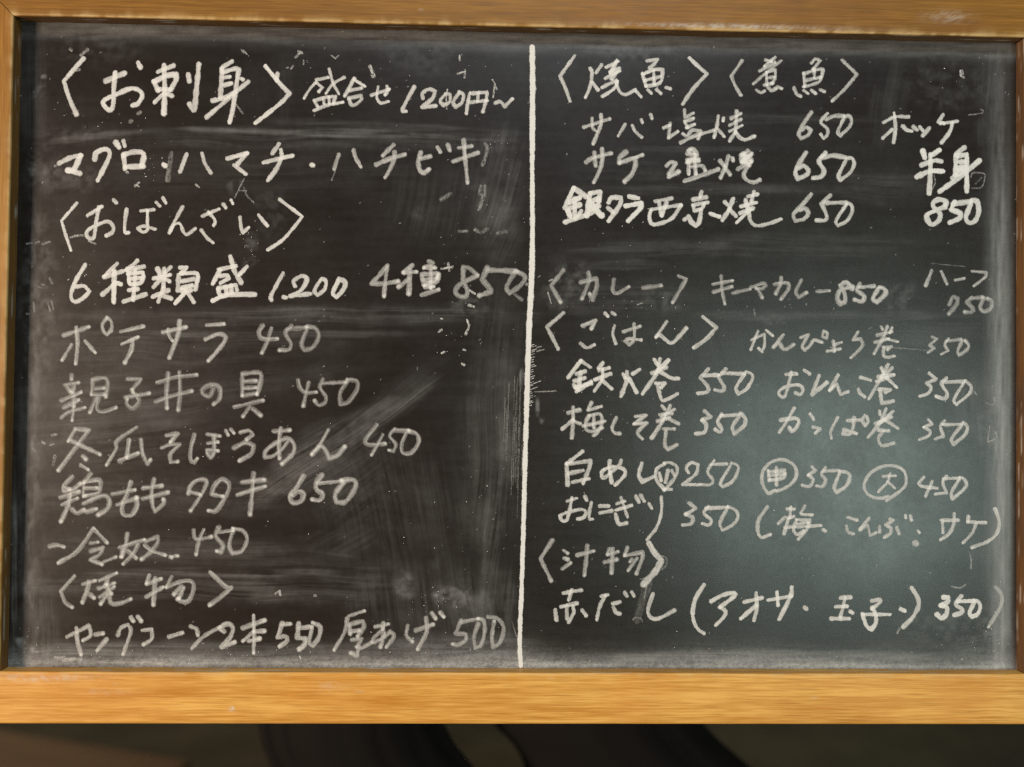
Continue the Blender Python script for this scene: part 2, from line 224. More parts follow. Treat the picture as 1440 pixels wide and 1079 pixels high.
('menu_item','銀ダラ',780,195,7.2,.96,.05,.05,'160,420 85,585|165,420 265,490|130,540 210,500|125,590 210,560|170,510 170,670|110,610 130,650|225,610 190,660|90,705 250,650|300,460 270,650|310,460 385,450 370,530|300,530 370,510|300,590 370,570|270,650 320,620|320,560 390,650 400,645|455,540 480,500 560,500 550,560 455,695|450,585 490,620|630,490 705,505|600,570 730,545 720,590 620,695'),
('menu_item','西京焼',780,195,5.8,.87,.12,.1,'850,530 985,505|880,540 900,650|945,540 905,650|815,600 1065,560|810,610 800,670 835,725 980,680 1065,565|1240,450 1225,495|1170,515 1280,495|1165,560 1290,540|1170,570 1180,610 1240,590 1260,550|1235,600 1220,700 1190,740 1150,700 1130,660 1095,685|1315,635 1390,660|1435,535 1460,560|1505,510 1470,600 1415,690|1475,600 1530,655|1630,490 1710,470|1680,450 1660,530|1570,575 1700,540|1565,630 1670,590|1610,520 1630,600|1650,600 1535,710|1640,610 1650,690 1700,735 1800,720 1910,680'),
('price','650',980,195,5.4,.8,.2,.1,'965,470 880,570 815,640 830,695 900,680 940,630 910,590 870,600|1125,480 1050,550 1095,650 1080,690 1010,690|1070,545 1260,540|1265,550 1175,690 1190,735 1270,690 1310,610 1300,560 1270,545'),
('menu_heading','カレー',755,370,5.6,.5,.35,.35,'225,60 120,190 200,330|370,165 500,130 505,200 470,310 445,260|435,80 440,150 380,300|650,140 640,230 680,255 775,200|895,210 1050,190|1195,110 1260,135 1145,335'),
('menu_item','キーマカレー',975,370,5.4,.56,.4,.3,'165,180 330,150|170,245 325,200|235,110 240,220 265,345|330,255 480,220|485,205 590,172 612,190 580,218 530,215|545,225 580,292|685,180 790,170 800,220 740,305|740,125 735,180 695,260|910,145 865,240 890,290 955,250|1040,240 1150,235'),
('price','850',975,370,6.0,.74,.25,.15,'1340,220 1290,165 1240,190 1270,240 1280,320 1240,345 1215,300 1240,230 1340,200|1405,175 1380,230 1440,280 1420,325 1360,310|1400,205 1525,195|1560,215 1515,300 1550,330 1620,260 1610,220 1570,205'),
('menu_item','ハーフ',1190,370,4.6,.68,.3,.2,'720,65 670,190|800,70 850,180|920,145 995,130|1060,70 1180,80 1170,120 1075,195'),
('price','950',1190,370,5.4,.5,.35,.3,'870,350 900,290 940,300 930,350 865,430|1060,290 1020,330 1070,390 1050,415 1000,415|1050,300 1150,290|1160,300 1130,370 1160,410 1220,380 1225,320 1190,300'),
('menu_heading','ごはん',755,370,5.3,.72,.2,.2,'225,420 85,540 180,725|385,530 495,485 460,555|370,680 420,715 485,690|575,425 600,450|635,420 660,435|655,530 640,600 665,680|730,580 870,535|820,515 820,640 780,690 745,660 780,640 880,650|1095,495 1005,625|1005,625 1040,610 1130,675 1200,620 1260,550|1400,455 1515,545 1430,640 1325,715'),
('menu_item','かんぴょう巻',975,370,4.8,.68,.25,.2,'490,650 600,600 600,690 580,750 550,720|545,575 485,730|615,570 670,615|760,605 675,710|675,710 720,670 770,730 845,690|905,630 970,605 920,700 940,735 990,690 1020,650 1085,670|1100,575 1090,620 1125,635 1130,590 1100,575|1180,660 1190,745|1190,690 1250,670|1130,745 1240,725|1390,580 1345,650 1410,640 1425,700 1330,800|1585,540 1595,560|1675,545 1655,590|1635,540 1590,650 1525,765|1550,610 1675,580|1530,670 1650,640|1630,640 1725,665|1600,710 1670,705 1640,730|1605,715 1605,780 1640,795 1695,785'),
('price','350',1190,370,4.6,.66,.3,.2,'725,625 765,640 700,695 740,720 690,755|860,640 830,690 860,740 800,770|840,660 970,645|975,660 940,740 950,780 1020,730 1030,690 1000,655'),
('menu_item','鉄火巻',775,500,5.6,.82,.12,.1,'250,45 145,185|250,45 330,100|215,155 285,135|200,215 285,190|250,140 230,290|190,245 215,280|215,305 340,220|205,270 340,235|435,65 400,110|405,125 490,105|370,205 500,155|435,120 425,210 365,300|430,210 510,280|605,155 625,190|640,140 635,220 590,345|745,120 690,155|660,200 720,310|870,35 900,80|920,30 890,150 770,325|990,40 900,130|850,150 970,100|880,150 920,140 1010,190 1075,195|885,235 960,235 930,270|900,250 930,370 980,370 1065,325'),
('price','550',975,500,5.6,.78,.1,.1,'125,115 60,190 125,270 110,310 40,320|90,170 215,165|275,115 210,180 260,270 240,300 180,290|240,150 430,155|430,160 360,270 380,325 450,280 500,190 480,150 445,140'),
('menu_item','おしんこ巻',975,500,5.2,.8,.1,.1,'780,160 870,155|825,145 800,250 770,345 730,340 725,300 790,260 890,250 925,290 900,330 860,315|935,125 980,155|1060,170 1000,330 1125,230|1220,165 1150,295|1150,295 1210,240 1240,330 1305,305|1410,185 1495,210|1390,285 1405,320 1445,350|1585,105 1600,140|1640,80 1570,210 1480,365|1675,105 1590,190|1560,180 1690,165|1545,220 1640,190|1630,190 1715,270|1565,285 1660,290 1620,310|1575,300 1590,405 1685,385'),
('price','350',1190,500,5.0,.78,.12,.1,'700,150 755,200 680,235 715,270 690,320 620,345|845,190 805,240 850,320 830,365 760,345|815,225 995,220|990,230 910,370 930,415 1040,320 1050,260 1005,210'),
('menu_item','梅しそ巻',775,500,5.3,.74,.25,.1,'145,485 240,460|185,435 185,550 175,695|185,545 95,620|200,560 245,575|340,400 310,460|320,460 425,430|320,510 290,570 300,630 360,640 430,610|320,510 410,495 430,560 400,640 360,675|270,595 455,555|360,510 360,610|550,525 515,610 540,655 580,660|710,515 800,505 700,580|700,580 805,570 730,650 770,705|935,425 960,455|1005,425 950,540 850,695|1040,455 930,520|915,500 1020,490|900,555 1000,525|980,530 1075,575|945,620 1040,620|970,630 960,750 985,795 1060,755'),
('price','350',975,500,5.2,.76,.15,.1,'95,470 150,520 70,545|75,545 110,590 90,650 20,660|240,495 205,560 240,620 220,645 185,625|235,510 390,500|390,510 330,600 345,660 420,600 440,540 400,490'),
('menu_item','かっぱ巻',975,500,5.2,.78,.15,.1,'740,545 860,530 890,560 860,620 830,640 810,610|850,445 790,550 725,650|985,495 1015,540|1010,605 1070,620 1030,655|1215,525 1160,640 1165,700|1300,550 1400,545|1355,525 1345,620 1320,665 1265,660 1270,625 1375,660|1445,505 1425,550 1450,590 1475,560 1460,516|1570,470 1575,500|1625,450 1580,560 1475,690|1685,470 1590,560|1540,575 1670,520|1620,545 1725,615|1565,630 1645,635|1600,640 1560,700 1590,760 1690,740'),
('price','350',1190,500,4.8,.76,.15,.1,'690,540 725,580 650,605|655,605 705,640 690,680 615,710|830,550 795,600 820,680 750,705|810,585 975,580|970,590 890,700 905,750 1000,670 1020,600 985,565'),
('menu_item','白めし',775,630,5.6,.8,.15,.15,'265,30 130,135|130,135 140,310|140,135 330,110 325,160 270,300|150,215 270,190|180,290 320,260|495,110 490,160 510,290|590,105 570,150 450,250 425,230 440,190 520,160 610,180 620,230 540,315|765,130 740,230 770,285 870,240'),
('price','小250',775,630,4.9,.8,.15,.1,'960,135 890,180 890,270 960,355|955,360 1050,240 1060,160 1000,125 950,130|950,350 1015,350|985,190 965,290|912,215 928,275|1018,192 1042,235|1160,210 1140,170 1180,125 1240,140 1220,220 1110,310 1250,310|1375,105 1320,200 1365,270 1340,310 1265,310|1350,140 1480,135|1510,155 1430,290 1445,330 1530,280 1580,180 1560,140 1520,130'),
('price','中350',975,630,5.2,.76,.15,.1,'690,355 630,380 580,290 590,190 660,120 760,100 850,150 870,230 830,300 760,345 700,365|630,190 640,265|635,200 770,190 760,250 640,275|700,165 700,310|640,230 770,220|1000,160 1030,190 970,230|970,230 1010,270 980,325 920,315|1115,165 1080,220 1115,270 1090,325 1040,320|1095,195 1230,190|1235,205 1190,330 1210,375 1290,320 1320,240 1290,205 1240,200'),
('price','大450',1190,630,4.6,.74,.15,.15,'355,410 290,425 190,400 150,320 190,230 280,165 380,150 470,180 505,250 480,340 340,445|310,240 415,235|370,215 345,290 270,370|350,285 410,340|655,245 610,300 640,325 765,340|725,280 670,405|845,240 815,290 845,380 750,390|820,260 950,255|960,255 890,370 895,430 980,360 1015,310 990,260 960,250'),
('menu_item','おにぎり',775,630,4.9,.8,.15,.15,'135,450 215,425|175,420 155,530 130,610 90,610 75,570 150,540 260,520 300,550 270,590 225,600|285,410 300,440|340,460 320,560 325,605 350,600|410,490 485,490|410,550 510,530|555,470 620,450|545,525 680,485|590,420 645,585|545,560 570,640 635,635|715,410 740,455|755,400 785,450|825,470 850,510|930,415 930,540 890,670 810,775'),
('price','350',775,630,5.2,.74,.15,.15,'1165,465 1220,510 1135,560|1140,560 1195,590 1180,640 1110,650|1325,495 1290,550 1350,610 1330,650 1275,640|1310,510 1490,500|1485,510 1425,630 1445,695 1530,650 1575,590 1560,530 1490,495'),
('menu_item','梅 こんぶ サケ',975,630,4.9,.76,.15,.15,'625,495 550,610 545,710 575,755 650,730|790,515 850,515|820,500 815,590|800,590 845,580|775,585 715,640|800,600 765,725|940,490 905,550|915,560 1000,565|870,605 845,690 880,730 930,700|870,605 980,610 960,680 885,770|770,670 1075,655|880,640 970,630|1098,692 1112,702|1300,585 1380,610|1290,660 1305,710 1350,725|1480,595 1405,690|1420,680 1470,650 1490,740 1540,715|1570,660 1570,710|1660,600 1685,610 1625,650 1665,680 1660,720 1610,755|1715,670 1735,725|1787,570 1792,590|1830,575 1840,610|1895,700 1905,715|2090,610 2230,610|2100,610 2105,715|2200,555 2195,640 2160,720 2085,775|2320,580 2315,620|2315,625 2465,630|2385,640 2350,720 2275,800|2545,515 2580,620 2560,720 2480,790 2350,840'),
('menu_heading','汁物',745,755,5.4,.62,.3,.25,'190,30 90,185 180,370|285,115 320,140|290,180 320,190|275,270 345,220|400,155 540,120|485,75 475,200 460,325|670,100 655,150|655,155 745,125|630,215 735,190|700,100 690,305|825,90 800,155|800,160 950,130 950,180 900,310|860,190 845,210|905,180 830,285'),
('chalk_bracket','',745,755,9.0,.8,.1,.1,'1005,55 1050,130 1110,200 1060,290 960,400'),
('menu_item','赤だし',745,755,5.2,.8,.15,.1,'285,475 435,450|355,450 330,530|265,590 400,560|310,580 315,690|365,590 370,640 330,720|215,615 225,700|440,620 475,665|605,500 660,490|640,490 590,590 565,700|700,565 760,550|705,595 730,640 760,650|800,470 820,500|860,465 880,500|1040,480 1000,600 1010,670 1060,695 1130,670 1220,620'),
('menu_item','アオサ 玉子',965,755,5.8,.86,.08,.1,'150,405 80,520 55,640 70,730 110,790 150,815|210,545 300,495 390,475 405,500 285,595|285,595 330,625 320,670 250,745|490,550 640,515|590,475 595,600 570,705|590,580 460,690|690,535 890,500|765,465 775,575|890,425 880,500 785,695|1000,597 1012,607|1305,515 1385,510|1260,590 1355,585|1340,515 1300,680|1225,690 1375,690|1385,630 1400,640|1565,540 1630,530 1635,550 1565,610|1570,600 1595,650 1600,720 1565,780 1520,750 1485,650|1485,655 1720,655|1810,610 1845,625|1900,430 1950,510 1960,580 1910,680 1830,760'),
('price','350',1190,755,6.4,.93,.05,.05,'820,510 860,510 850,555 795,580|800,580 850,600 840,660 800,685 765,655|970,500 925,570 975,610 970,640 910,660|940,545 1080,540|1080,550 1040,640 1060,675 1110,650 1130,590 1110,545 1080,540'),
('chalk_bracket','',1190,755,5.6,.55,.2,.3,'1260,425 1310,490 1300,590 1200,760'),
('chalk_dot','',1190,630,8.2,.72,.0,.0,'582,804 587,806'),
# half erased leftovers and knocks of the chalk
('chalk_smear','',70,190,7.0,.3,.2,.1,'1025,155 1010,270 995,380'),
('chalk_smear','',510,190,5.0,.42,.5,.0,'1030,75 1050,110 1035,190 1010,255|1000,430 985,500 1030,510 1030,430|1020,520 980,630|950,800 1000,825 1050,790|810,815 880,810|1140,830 1210,815|665,545 740,495'),
('chalk_smear','',510,60,2.4,.8,.1,.0,'1095,315 1115,350 1130,395|1115,350 1100,465|715,395 705,480 712,560|865,230 860,295|800,265 865,245|818,110 818,150'),
('chalk_smear','',290,190,2.0,.4,.2,.0,'320,370 290,430 240,530|320,450 350,520 400,570|280,470 340,470|1090,300 1060,380'),
('chalk_smear','',745,755,13.0,.11,.0,.0,'990,400 965,490 930,600 905,700'),
('chalk_smear','',745,755,2.2,.3,.2,.0,'930,358 980,350|985,410 965,520|870,700 890,680 940,690 950,720|1110,160 1150,180 1150,240 1110,275'),
('chalk_smear','',1200,140,1.8,.38,.2,.0,'970,132 1085,116 1095,95 1075,84|993,655 1010,620 1100,625 1110,660 1080,740 1000,750|1030,715 1080,660|680,640 690,700 670,750'),
('chalk_smear','',1340,20,3.0,.8,.1,.0,'62,478 70,520 92,535|72,480 84,505'),
('chalk_smear','',510,360,3.2,.75,.1,.0,'905,290 945,320|880,540 897,590 870,660|640,640 665,625|850,790 865,795|665,110 760,92|722,65 730,125|895,415 940,430|670,820 690,810|840,910 855,920|660,530 672,530'),
('chalk_smear','',510,360,6.0,.3,.2,.0,'1285,325 1340,370|1385,240 1400,240'),
('chalk_smear','',280,60,2.6,.55,.1,.0,'355,60 375,85|375,70 405,100|840,75 865,80 815,125|835,95 870,90|880,150 882,185|740,215 755,210|775,225 795,195|1115,110 1150,135|1150,135 1175,110|310,520 370,600'),
('chalk_smear','',510,60,6.0,.75,.1,.0,'60,200 85,250|85,270 90,285'),
('chalk_smear','',70,60,4.4,.4,.1,.0,'175,55 185,65|265,105 320,60|680,670 690,660|745,600 765,590|205,235 250,230'),
('chalk_smear','',70,190,3.0,.6,.1,.0,'720,430 755,400|735,425 750,435|1235,420 1260,440|45,262 50,264|650,315 660,320|330,895 385,920|175,865 230,850 300,850'),
('chalk_smear','',0,0,3.2,.3,.1,.0,'225,2060 270,2050|300,2055 330,2040|360,2060 420,2040|355,2400 370,2405|420,2350 440,2390|285,2555 290,2630|410,2560 425,2625|435,2540 450,2610|225,2650 240,2650|330,2420 345,2425'),
('chalk_smear','',70,795,5.0,.55,.1,.0,'50,780 120,775|130,800 200,790 270,795|915,830 945,835'),
('chalk_smear','',70,515,4.4,.42,.1,.0,'20,585 55,575|5,665 30,655|45,760 30,830|-60,640 -45,650|-140,700 -125,720'),
('chalk_smear','',1190,500,2.4,.35,.2,.0,'1180,400 1220,415 1250,400 1245,360|1210,600 1190,730 1270,700 1260,650|1080,310 1100,330'),
('chalk_smear','',290,795,3.0,.65,.1,.0,'585,240 620,215 625,250|915,255 925,258|790,770 800,785'),
('chalk_smear','',755,370,2.0,.55,.1,.0,'105,150 130,140|10,120 30,110|0,745 60,730|0,715 35,705|845,355 890,335|95,250 120,340'),
('chalk_smear','',700,440,2.2,.36,.2,.0,'312,667 490,660'),
('chalk_smear','',975,370,2.4,.4,.2,.0,'510,390 520,445'),
('chalk_smear','',1190,370,1.8,.24,.2,.0,'390,715 540,725 680,738|720,5 1000,30|190,555 215,545'),
('chalk_smear','',1190,755,2.6,.45,.2,.0,'1040,140 1055,200 1052,265|890,420 960,430 1010,400|450,770 430,810'),
]
# the ruled line between the two columns, and the little hairs the dry chalk left along it
LINE = [(748.5,66),(748.8,150),(748.8,260),(749.2,330),(747.6,400),(745,450),(742.5,520),(740.5,590),(738.5,660),(736.5,740),(734,820),(731.5,890),(731.5,915),(733,936)]
# ---------------------------------------------------------------- the chalkboard
D = 0.0125                                   # how far the frame stands proud of the board
RW = 0.045                                   # frame width
board = empty('chalkboard', (0, 0, ZC))
board['label'] = 'wood framed chalkboard menu covered with handwritten white Japanese chalk writing and prices'
board['category'] = 'menu board'

# the writing surface: a fine grid carrying the chalk dust rubbed into it
def dust_map(X, Y):
    d = 0.012 * np.clip(fbm(X / 150, Y / 110, 3, 3) - .25, 0, 1) + 0.016 * (fbm(X / 60, Y / 7, 5, 3) - .4)
    cloud = fbm(X / 42, Y / 30, 61, 4); fine = fbm(X / 7, Y / 7, 67, 2)
    def streaks(ang, seed):
        c, s = math.cos(ang), math.sin(ang)
        u = X * c + Y * s; v = -X * s + Y * c
        v = v + 9 * (vnoise(u / 90, v / 70, seed + 3) - .5)
        f = .36 * vnoise(u / 50, v / 1.6, seed) + .34 * vnoise(u / 90, v / 4.6, seed + 1) + .30 * vnoise(u / 120, v / 12, seed + 2)
        return .62 * f + .30 * cloud + .08 * fine
    fields = {}
    def patch(cx, cy, rx, ry, amt, ang=0., tilt=0., soft=.55, kind='s', rag=.5):
        nonlocal d
        key = round(ang, 1)
        if key not in fields: fields[key] = streaks(math.radians(ang), 31 + int(abs(ang)) * 7)
        t = math.radians(tilt); c, s = math.cos(t), math.sin(t)
        u = ((X - cx) * c + (Y - cy) * s) / rx; v = (-(X - cx) * s + (Y - cy) * c) / ry
        r = np.sqrt(u * u + v * v) + rag * (fbm(X / 34, Y / 22, int(cx) % 97, 2) - .5)
        k = 1 - sstep(1 - soft, 1 + soft * .35, r)
        tex = fields[key] if kind == 's' else fbm(X / 9, Y / 9, int(cy) % 89, 3)
        d = d + .40 * amt * k * (.02 + 2.9 * np.clip(tex - .35, 0, 1))
    for p in PATCHES: patch(*p[:5], **(p[5] if len(p) > 5 else {}))
    # dust gathered along the edges, where the eraser does not reach
    xl = 29 - (Y - 30) * 16 / 907; xr = 1427 + (Y - 62) * 4 / 881
    yt = 30 + (X - 29) * 32 / 1398; yb = 937 + (X - 13) * 6 / 1418
    e1 = np.exp(-np.abs(X - xl - 26) / 11) * (.01 + .15 * sstep(.42, .8, fbm(X / 9, Y / 24, 41, 3))) * sstep(60, 560, Y)
    e2 = np.exp(-((X - xr + 22) / 15) ** 2) * (.10 + .36 * fbm(X / 5, Y / 42, 43, 3)) * (.30 + .70 * sstep(130, 420, Y))
    e3 = (np.exp(-np.abs(yb - 5 - Y) / (8 + 7 * vnoise(X / 90, Y * 0, 6)))) * (.12 + .42 * fbm(X / 30, Y / 3.2, 47, 3) + .30 * vnoise(X / 2.6, Y / 2.2, 48)) * (.75 + .6 * vnoise(X / 120, Y * 0, 4))
    e4 = np.exp(-((Y - yt - 9) / 12) ** 2) * (.04 + .22 * fbm(X / 40, Y / 5, 53, 3))
    d = d + e1 + e2 + e3 + e4
    # wiped corners: the arc of the eraser
    d = d * (1 - .55 * np.exp(-((X - 1430) ** 2 + (Y - 943) ** 2) / 900))
    # loose specks of chalk
    sp = _hash(np.floor(X / 1.6), np.floor(Y / 1.6), 71)
    dens = fbm(X / 40, Y / 40, 73, 2)
    d = d + np.where(sp > .9995 - .0011 * sstep(.45, .75, dens), .35 * _hash(np.floor(X / 1.6), np.floor(Y / 1.6), 72) + .05, 0)
    return np.clip(d, 0, 1)
# rubbed patches: centre, half size (photo pixels), strength, streak direction
PATCHES = [
 (470, 610, 130, 14, .30, dict(ang=-30, tilt=-30)), (430, 660, 110, 12, .26, dict(ang=-33, tilt=-33)), (540, 590, 100, 8, .26, dict(ang=-36, tilt=-36)), (330, 470, 260, 7, .22, dict()), (300, 805, 200, 7, .25, dict(ang=1)), (690, 760, 20, 120, .22, dict(ang=97, tilt=4)), (660, 860, 50, 26, .22, dict(ang=70)),
 (756, 572, 4, 14, .7, dict(kind='c', soft=.9)), (763, 590, 4, 7, .8, dict(kind='c', soft=.9)), (734, 532, 4, 16, .8, dict(ang=92)),
 (20, 790, 5, 140, .50, dict(ang=90, rag=.3)), (29, 903, 7, 12, .55, dict(kind='c', tilt=-35)), (100, 928, 30, 5, .9, dict(kind='c')), (50, 914, 9, 6, .8, dict(kind='c')),
 (130, 192, 95, 6, .22, dict(tilt=-7)), (44, 236, 9, 26, .25, dict(kind='c')), (62, 108, 6, 5, .5, dict(kind='c')), (55, 130, 9, 16, .25, dict(kind='c', tilt=30)), (420, 187, 180, 5, .35, dict(tilt=2)), (580, 190, 150, 4, .3, dict(tilt=4)),
 (400, 196, 330, 17, .16, dict(tilt=1)), (560, 180, 190, 9, .16, dict(tilt=3)), (330, 245, 290, 34, .07, dict()),
 (90, 250, 60, 26, .14, dict(kind='c')), (70, 235, 30, 34, .12, dict(kind='c')), (110, 190, 70, 14, .10, dict(kind='c')),
 (700, 250, 40, 90, .17, dict(ang=104, tilt=0)), (640, 290, 110, 60, .08, dict(ang=100)), (690, 205, 55, 14, .10, dict(ang=95)),
 (400, 445, 340, 15, .18, dict(tilt=0)), (250, 490, 230, 34, .13, dict(tilt=-1)), (520, 440, 200, 12, .12, dict()),
 (160, 590, 150, 80, .20, dict(ang=-6, soft=.8)), (330, 545, 180, 24, .10, dict(ang=-8, tilt=-8)),
 (455, 640, 120, 44, .24, dict(ang=-33, tilt=-30)), (560, 560, 90, 24, .12, dict(ang=-36, tilt=-36)), (700, 330, 36, 60, .14, dict(ang=112)), (500, 690, 60, 50, .10, dict(ang=-36, tilt=-40)),
 (560, 720, 120, 110, .13, dict(ang=80, soft=.9)), (690, 640, 44, 190, .18, dict(ang=92, soft=.8)), (715, 600, 16, 110, .20, dict(ang=91)),
 (700, 470, 40, 70, .12, dict(ang=95)), (600, 840, 120, 60, .20, dict(ang=84, soft=.8)), (640, 838, 36, 18, .40, dict(kind='c')),
 (716, 850, 12, 60, .26, dict(ang=95)), (570, 822, 18, 22, .26, dict(kind='c')),
 (250, 700, 200, 34, .15, dict(ang=3)), (200, 770, 190, 22, .13, dict(ang=2)), (240, 826, 230, 24, .22, dict(ang=1)), (430, 820, 160, 34, .18, dict(ang=1)),
 (330, 780, 200, 20, .12, dict(ang=2)), (300, 916, 300, 16, .34, dict(ang=0)), (640, 912, 130, 22, .34, dict(ang=0)), (110, 915, 90, 16, .30, dict(ang=0)),
 (60, 880, 26, 60, .22, dict(ang=90)), (38, 700, 16, 240, .14, dict(ang=90)), (55, 420, 30, 130, .14, dict(ang=90, kind='c')), (45, 130, 26, 80, .14, dict(ang=90)),
 (300, 45, 300, 13, .12, dict(ang=1, tilt=1)), (700, 62, 280, 18, .14, dict(ang=1, tilt=1)), (900, 72, 90, 16, .12, dict(kind='c')), (1150, 66, 260, 12, .14, dict(ang=1, tilt=1)),
 (590, 70, 60, 40, .10, dict(kind='c')), (130, 65, 80, 30, .08, dict(kind='c')),
 (1250, 145, 26, 66, .10, dict(ang=100, tilt=14)), (1330, 120, 70, 44, .09, dict(kind='c')), (1395, 110, 26, 60, .13, dict(ang=95)), (1390, 190, 22, 40, .16, dict(ang=92)),
 (1090, 168, 170, 7, .14, dict(ang=0)), (960, 210, 110, 5, .15, dict(ang=1)), (1000, 266, 230, 9, .17, dict(ang=0)), (880, 240, 90, 20, .07, dict()),
 (1240, 262, 80, 26, .13, dict(ang=0)), (1130, 345, 180, 22, .12, dict(ang=2)), (930, 350, 150, 14, .16, dict(ang=-2)), (870, 372, 60, 10, .18, dict(ang=0)),
 (800, 400, 44, 40, .18, dict(ang=110, kind='c')), (880, 420, 120, 26, .16, dict(ang=0)), (930, 420, 30, 24, .14, dict(kind='c')), (1090, 444, 130, 8, .18, dict(ang=1)), (1090, 450, 30, 8, .2, dict(kind='c')),
 (1270, 445, 60, 8, .18, dict(ang=1)), (1262, 415, 26, 26, .16, dict(kind='c')), (1310, 460, 90, 30, .10, dict(ang=2)), (1290, 520, 130, 60, .07, dict(ang=30)),
 (1370, 570, 44, 60, .20, dict(ang=86)), (1390, 610, 24, 34, .22, dict(kind='c')), (1385, 720, 26, 120, .16, dict(ang=90)), (1412, 640, 12, 260, .26, dict(ang=90, soft=.8)),
 (1340, 880, 90, 34, .16, dict(ang=-10, kind='c')), (1380, 905, 50, 18, .30, dict(ang=-14, tilt=-14)), (1100, 924, 330, 10, .34, dict(ang=0)), (940, 926, 90, 10, .4, dict(ang=0)),
 (1080, 700, 260, 160, .05, dict(ang=88, soft=.9)), (900, 570, 120, 160, .03, dict(ang=60, soft=.9)), (1000, 520, 230, 120, .05, dict(ang=75, soft=.9)),
 (380, 300, 26, 40, .09, dict(kind='c')), (352, 350, 14, 26, .22, dict(kind='c')), (330, 262, 14, 14, .22, dict(ang=60, kind='c')),
 (110, 610, 26, 20, .08, dict(kind='c')), (595, 300, 20, 12, .10, dict(kind='c')), (660, 430, 30, 14, .22, dict(kind='c', ang=40)),
 (480, 760, 60, 20, .10, dict(ang=-30)), (260, 930, 200, 6, .3, dict()), (400, 130, 14, 60, .06, dict(ang=90)),
]
NX, NY = 980, 624
gx = np.linspace(-BW / 2 - .006, BW / 2 + .006, NX); gy = np.linspace(-BH / 2 - .006, BH / 2 + .006, NY)
GX, GY = np.meshgrid(gx, gy, indexing='ij')
PXX, PYY = board_px(GX, GY)
DU = dust_map(PXX, PYY)
vv = np.stack([GX.ravel(), np.zeros(GX.size), GY.ravel()], 1)
ff = grid_faces(NX, NY)
n0 = len(vv)
bx, by = BW / 2 + .006, BH / 2 + .006
back = np.array([[-bx, .006, -by], [bx, .006, -by], [bx, .006, by], [-bx, .006, by]])
fc = [0, (NX - 1) * NY, NX * NY - 1, NY - 1]          # front corners: -- +- ++ -+
ff = np.vstack([ff, [[n0 + 3, n0 + 2, n0 + 1, n0], [fc[0], n0, n0 + 1, fc[1]], [fc[1], n0 + 1, n0 + 2, fc[2]], [fc[2], n0 + 2, n0 + 3, fc[3]], [fc[3], n0 + 3, n0, fc[0]]]])
vv = np.vstack([vv, back])
mesh_obj('writing_surface', vv, ff, SLATE, board, dict(dust=np.r_[DU.ravel(), np.zeros(4)]))

